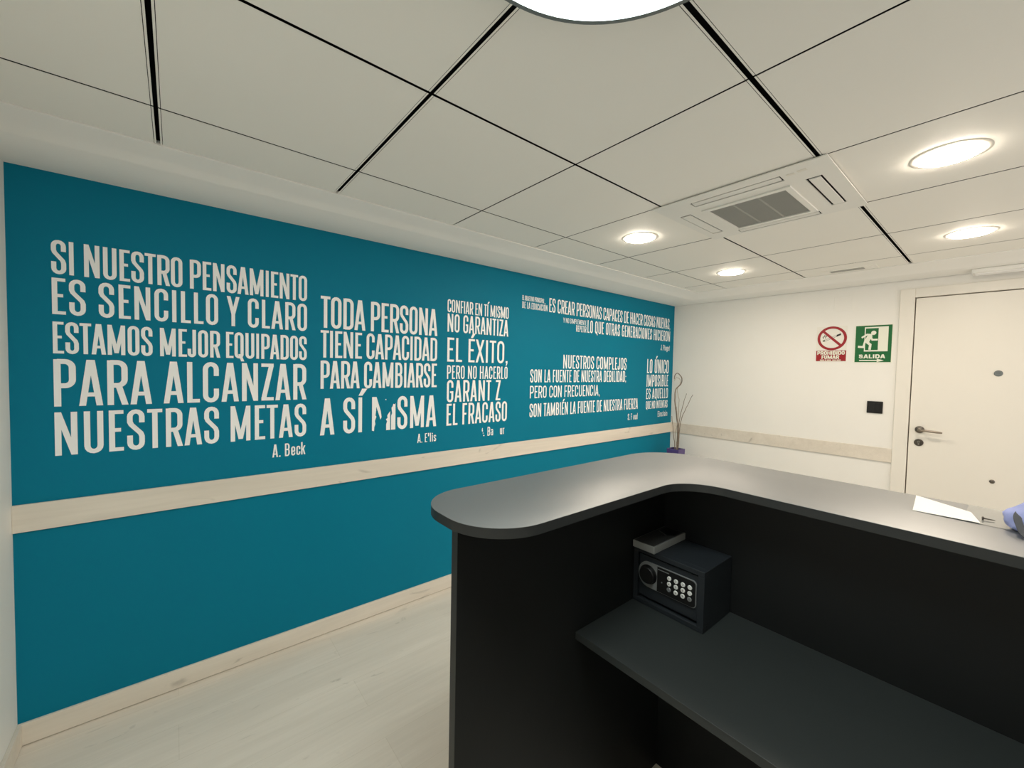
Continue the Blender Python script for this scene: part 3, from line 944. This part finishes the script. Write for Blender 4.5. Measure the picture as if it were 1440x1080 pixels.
b.build('back_panel', M['desk'], desk)
b = MB(); b.box(-.801, XEND - .05, .926, 1.410, .6865, .7095, .001)
wt = b.build('worktop', M['worktop'], desk)
b = MB(); b.box(XEND - .05, XEND - .025, .926, 1.436, 0, DB)
b.build('end_panel', M['desk'], desk)

# ------------------------------------------------------------------ safe on the worktop
SZ = .7105
sf = empty('safe', (-.683, 1.315, SZ), 'small charcoal safe with keypad standing on the inner worktop', 'safe')
X0, X1, Y0, Y1, Z1 = -.7995, -.556, 1.218, 1.405, .899
b = MB()
fw = .016
b.box(X0, X1, Y0 + .022, Y1, SZ, Z1, .002)
b.box(X0, X1, Y0, Y0 + .024, Z1 - fw, Z1, .0015)
b.box(X0, X1, Y0, Y0 + .024, SZ, SZ + fw, .0015)
b.box(X0, X0 + fw, Y0, Y0 + .024, SZ + fw, Z1 - fw)
b.box(X1 - fw * 1.2, X1, Y0, Y0 + .024, SZ + fw, Z1 - fw)
b.build('body', M['safe'], sf)
dx0, dx1, dz0, dz1 = X0 + fw + .003, X1 - fw * 1.2 - .003, SZ + fw + .012, Z1 - fw - .005
b = MB(); b.box(dx0, dx1, Y0 + .006, Y0 + .022, dz0, dz1, .001)
dr = b.build('door', M['safe'], sf)
def ftm(x, z, y): return Matrix.Translation((x, y, z)) @ Matrix.Rotation(math.pi / 2, 4, 'X')
# lock surround: pointed-round frame left, keypad right
kx0, kx1, kz0, kz1 = -.711, -.583, .777, .858
kz = (kz0 + kz1) / 2
cxk = -.745
def plate(x0, x1, grow):
    r_ = (kz1 - kz0) / 2 + grow
    p = arc(cxk, kz, r_ * .86, r_, 90, 270, 24)
    q = .012
    return p + [(x1 + grow - q, kz0 - grow)] + arc(x1 + grow - q, kz0 - grow + q, q, q, -90, 0, 6)[1:] + arc(x1 + grow - q, kz1 + grow - q, q, q, 0, 90, 6) 
b = MB(); b.prism(plate(kx0, kx1, .002), 0, .004, Matrix(((1, 0, 0, 0), (0, 0, -1, Y0 + .006), (0, 1, 0, 0), (0, 0, 0, 1))))
b.build('keypad_trim', M['silver'], dr)
b = MB()
q = .011
kp = [(kx0, kz0), (kx1 - q, kz0)] + arc(kx1 - q, kz0 + q, q, q, -90, 0, 6)[1:] + arc(kx1 - q, kz1 - q, q, q, 0, 90, 6) + [(kx0, kz1)]
b.prism(kp, 0, .0055, Matrix(((1, 0, 0, 0), (0, 0, -1, Y0 + .006), (0, 1, 0, 0), (0, 0, 0, 1))))
kpad = b.build('keypad', M['safe_black'], dr)
b = MB()
b.lathe([(0, .0), (.0315, .0), (.0315, .0045), (.030, .0055), (.0285, .0045), (.027, .016), (.025, .018), (0, .018)], ftm(cxk + .001, kz + .001, Y0 + .006), 48)
b.build('dial', M['safe_black'], dr, smooth=True)
b = MB()
b.box(-.7085, -.6705, Y0 - .0001, Y0 + .001, .849, .8515)
b.build('maker_strip', M['silver'], dr)
cols = [-.668, -.645, -.622, -.600]
rows = [.8355, .8175, .799]
digits = ['1', '2', '3', '', '4', '5', '6', '', '7', '8', '9', '0']
for r_i, z in enumerate(rows):
    for c_i, x in enumerate(cols):
        b = MB()
        b.lathe([(0, .0), (.0068, .0), (.0068, .0022), (.0058, .003), (0, .0031)], ftm(x, z, Y0 + .0005), 24)
        kb = b.build('key', M['key_white'], dr, smooth=True)
        if (r_i, c_i) in ((2, 0), (2, 3)):
            kb.data.materials[0] = M['silver']
b = MB()
for i, dgt in enumerate(digits):
    if not dgt: continue
    x, z = cols[i % 4], rows[i // 4]
    hh = .0058
    for p in glyph(dgt, .55, .18):
        b.poly([(x - .0016 + px * hh, Y0 - .0027, z - .0029 + py * hh) for px, py in p])
b.build('key_numerals', M['key_ink'], kpad)
b = MB(); b.lathe([(0, 0), (.0022, 0), (.0022, .001), (0, .001)], ftm(-.694, .8115, Y0 + .0008), 16)
b.build('keyhole_pin', M['silver'], dr)

# box lying on the safe
BZ = Z1 + .0008
bx = empty('small_box', (-.757, 1.33, BZ), 'flat grey box lying on top of the charcoal safe', 'box')
b = MB(); b.box(-.797, -.716, 1.205, 1.4075, BZ, BZ + .0235, .0012)
b.build('carton', M['box_grey'], bx)
b = MB(); b.box(-.793, -.7205, 1.208, 1.405, BZ + .0235, BZ + .0240)
lid = b.build('printed_lid', M['box_face'], bx)
b = MB(); b.prism([(-.786, 1.350), (-.745, 1.330), (-.7245, 1.345), (-.7245, 1.392), (-.786, 1.392)], BZ + .0240, BZ + .0244)
b.build('picture_panel', M['safe_black'], lid)
b = MB(); b.prism([(-.786, 1.345), (-.745, 1.325), (-.745, 1.330), (-.786, 1.350)], BZ + .0240, BZ + .0244)
b.build('picture_edge', M['box_grey'], lid)

# ------------------------------------------------------------------ on the counter
PZ = DT + .0006
def sheet(b, nx, ny, fx, thick):
    """solid thin sheet from grid function fx(u, v) -> (x, y, z)"""
    g = [[b.bm.verts.new(fx(i / nx, j / ny)) for j in range(ny + 1)] for i in range(nx + 1)]
    g2 = [[b.bm.verts.new(Vector(fx(i / nx, j / ny)) + Vector((0, 0, thick))) for j in range(ny + 1)] for i in range(nx + 1)]
    for i in range(nx):
        for j in range(ny):
            b.bm.faces.new((g[i][j], g[i][j + 1], g[i + 1][j + 1], g[i + 1][j]))
            b.bm.faces.new((g2[i][j], g2[i + 1][j], g2[i + 1][j + 1], g2[i][j + 1]))
    for i in range(nx):
        b.bm.faces.new((g[i][0], g[i + 1][0], g2[i + 1][0], g2[i][0]))
        b.bm.faces.new((g[i + 1][ny], g[i][ny], g2[i][ny], g2[i + 1][ny]))
    for j in range(ny):
        b.bm.faces.new((g[0][j + 1], g[0][j], g2[0][j], g2[0][j + 1]))
        b.bm.faces.new((g[nx][j], g[nx][j + 1], g2[nx][j + 1], g2[nx][j]))

def paper(u, v):
    # near edge along the counter, far edge running diagonally in
    xn, yn_ = -.146 + .115 * u, 1.458 - .004 * u
    xf, yf = -.158 + .108 * u, 1.634 - .082 * u
    return (xn + (xf - xn) * v, yn_ + (yf - yn_) * v, PZ + .0002 + .0022 * u + .0030 * (1 - u) * v * v)
b = MB(); sheet(b, 10, 6, paper, .0004)
tag(b.build('paper_sheet', M['paper'], smooth=True), 'white paper sheet lying on the counter near the door', 'paper')
def sleeve(u, v):
    return (-.058 + .150 * u, 1.453 + .19 * v, PZ + .0002 + .0016 * (1 - math.cos(u * 6)) * v * u)
b = MB(); sheet(b, 14, 6, sleeve, .0004)
tag(b.build('plastic_sleeve', M['clear'], smooth=True), 'clear plastic sleeve lying over the paper on the counter', 'plastic sleeve')
b = MB()
b.tube([(-.029, 1.503, PZ + .0044), (-.010, 1.5065, PZ + .0034)], [.0017, .0009], 10)
b.tube([(-.0305, 1.5027, PZ + .0045), (-.028, 1.5032, PZ + .0044)], [.0042, .0042], 12)
tag(b.build('small_screw', M['steel_dark'], loc=(-.02, 1.504, PZ)), 'tiny dark screw lying on the clear plastic sleeve', 'screw')

# lavender cloth bundle at the right edge of the frame
def blob(cx_, cy_, z0, rx, ry, rz, seed, amp, name, m, parent=None, flat=.12):
    bm = bmesh.new()
    bmesh.ops.create_icosphere(bm, subdivisions=5, radius=1)
    for v in bm.verts:
        d = v.co.normalized()
        n1 = noise.noise(d * 1.6 + Vector((seed, 0, 0)))
        n2 = 1 - abs(noise.noise(d * 3.2 + Vector((0, seed, 3))))
        n3 = noise.noise(d * 9 + Vector((seed, seed, 0)))
        k = 1 + amp * n1 + amp * .6 * (n2 - .7) + amp * .12 * n3
        p = Vector((d.x * rx, d.y * ry, d.z * rz)) * k
        p.z = max(p.z, -rz * (1 - flat))
        v.co = p + Vector((cx_, cy_, z0 + rz * (1 - flat)))
    b = MB()
    b.merge(bm)
    return b.build(name, m, parent, smooth=True)
cb = empty('cloth_bundle', (.16, 1.53, DT), 'lavender cloth bundle with grey strap on the counter at right edge', 'cloth')
blob(.138, 1.475, DT + .001, .128, .085, .068, 2.3, .14, 'cloth', M['lavender'], cb, flat=.5)
b = MB()
pts = spline([(.034, 1.47, DT + .052), (.022, 1.440, DT + .040), (.026, 1.415, DT + .022), (.036, 1.395, DT + .007), (.060, 1.388, DT + .003), (.12, 1.380, DT + .003)], 6)
W2 = .006
ring = []
for i, p_ in enumerate(pts):
    tdir = (pts[min(i + 1, len(pts) - 1)] - pts[max(i - 1, 0)]).normalized()
    side = Vector((1, .15, 0)); side = (side - tdir * side.dot(tdir)).normalized()
    nn = tdir.cross(side).normalized() * .0012
    ring.append([b.bm.verts.new(p_ + side * W2 + nn), b.bm.verts.new(p_ - side * W2 + nn), b.bm.verts.new(p_ - side * W2 - nn), b.bm.verts.new(p_ + side * W2 - nn)])
for A_, B_ in zip(ring, ring[1:]):
    for k in range(4):
        b.bm.faces.new((A_[k], A_[(k + 1) % 4], B_[(k + 1) % 4], B_[k]))
b.bm.faces.new(ring[0][::-1]); b.bm.faces.new(ring[-1])
b.build('strap', M['strap'], cb)

# ------------------------------------------------------------------ vase with twigs in the far corner
vz = .715
vs = empty('floor_vase', (-2.14, 3.97, 0), 'tall square purple vase standing on the floor in the far corner', 'vase')
b = MB()
vx0, vx1, vy0, vy1 = -2.215, -2.085, 3.895, 4.025
b.prism([(-.052, -.052), (.052, -.052), (.052, .052), (-.052, .052)], 0, .012, Matrix.Translation((-2.15, 3.96, 0)))
outer = [(.052, .012), (.056, .25), (.064, vz)]
inner = [(.054, vz), (.048, .3), (.045, .03)]
for (ra, za), (rb, zb) in list(zip(outer, outer[1:])) + [(outer[-1], inner[0])] + list(zip(inner, inner[1:])):
    ca = [(-ra, -ra), (ra, -ra), (ra, ra), (-ra, ra)]
    cb_ = [(-rb, -rb), (rb, -rb), (rb, rb), (-rb, rb)]
    for i in range(4):
        j = (i + 1) % 4
        b.poly([(-2.15 + ca[i][0], 3.96 + ca[i][1], za), (-2.15 + ca[j][0], 3.96 + ca[j][1], za),
                (-2.15 + cb_[j][0], 3.96 + cb_[j][1], zb), (-2.15 + cb_[i][0], 3.96 + cb_[i][1], zb)])
b.poly([(-2.15 + x, 3.96 + y, .03) for x, y in ((-.045, -.045), (.045, -.045), (.045, .045), (-.045, .045))])
b.build('vase_body', M['purple'], vs)
TW = [
 ('thick twig with a curled top in the purple vase', 'twig', [(-2.150, 3.965, .10), (-2.140, 3.96, 0.709), (-2.135, 3.96, 0.917), (-2.161, 3.96, 1.085), (-2.174, 3.95, 1.206), (-2.175, 3.96, 1.315), (-2.127, 3.97, 1.378), (-2.11, 3.96, 1.438), (-2.15, 3.95, 1.486), (-2.181, 3.95, 1.467), (-2.192, 3.96, 1.424)], .0075),
 ('straight dark twig leaning right in the purple vase', 'twig', [(-2.155, 3.945, .10), (-2.118, 3.93, 0.716), (-2.109, 3.93, 0.995), (-2.077, 3.93, 1.154), (-2.045, 3.93, 1.287)], .005),
 ('straight twig leaning farthest right in the purple vase', 'twig', [(-2.165, 3.975, .10), (-2.133, 3.97, 0.71), (-2.112, 3.97, 0.992), (-2.049, 3.97, 1.167), (-1.998, 3.97, 1.277)], .005),
 ('short twig leaning left toward the teal wall in the purple vase', 'twig', [(-2.125, 3.94, .10), (-2.140, 3.92, 0.715), (-2.163, 3.92, 0.893), (-2.185, 3.92, 1.048)], .005),
 ('thin pale twig curling over at the top in the purple vase', 'twig_pale', [(-2.160, 3.985, .10), (-2.154, 3.985, 0.704), (-2.153, 3.99, 1.035), (-2.149, 3.99, 1.206), (-2.173, 3.99, 1.315), (-2.138, 3.99, 1.407), (-2.184, 3.985, 1.442), (-2.202, 3.98, 1.405)], .0042),
 ('short pale upright twig in the middle of the purple vase', 'twig_pale', [(-2.13, 3.955, .10), (-2.14, 3.95, 0.711), (-2.153, 3.945, 0.867), (-2.135, 3.945, 0.991), (-2.151, 3.945, 1.147)], .0045),
]
for lab, mm, ctrl, r in TW:
    pts = spline(ctrl, 8)
    b = MB()
    n = len(pts)
    b.tube([p + Vector((noise.noise(p * 20) * .004, noise.noise(p * 23 + Vector((5, 0, 0))) * .004, 0)) for p in pts],
           [r * (1 - .55 * i / n) for i in range(n)], 8)
    tag(b.build('twig', M[mm], smooth=True, loc=tuple(ctrl[0])), lab, 'twig', 'twigs in the corner vase')
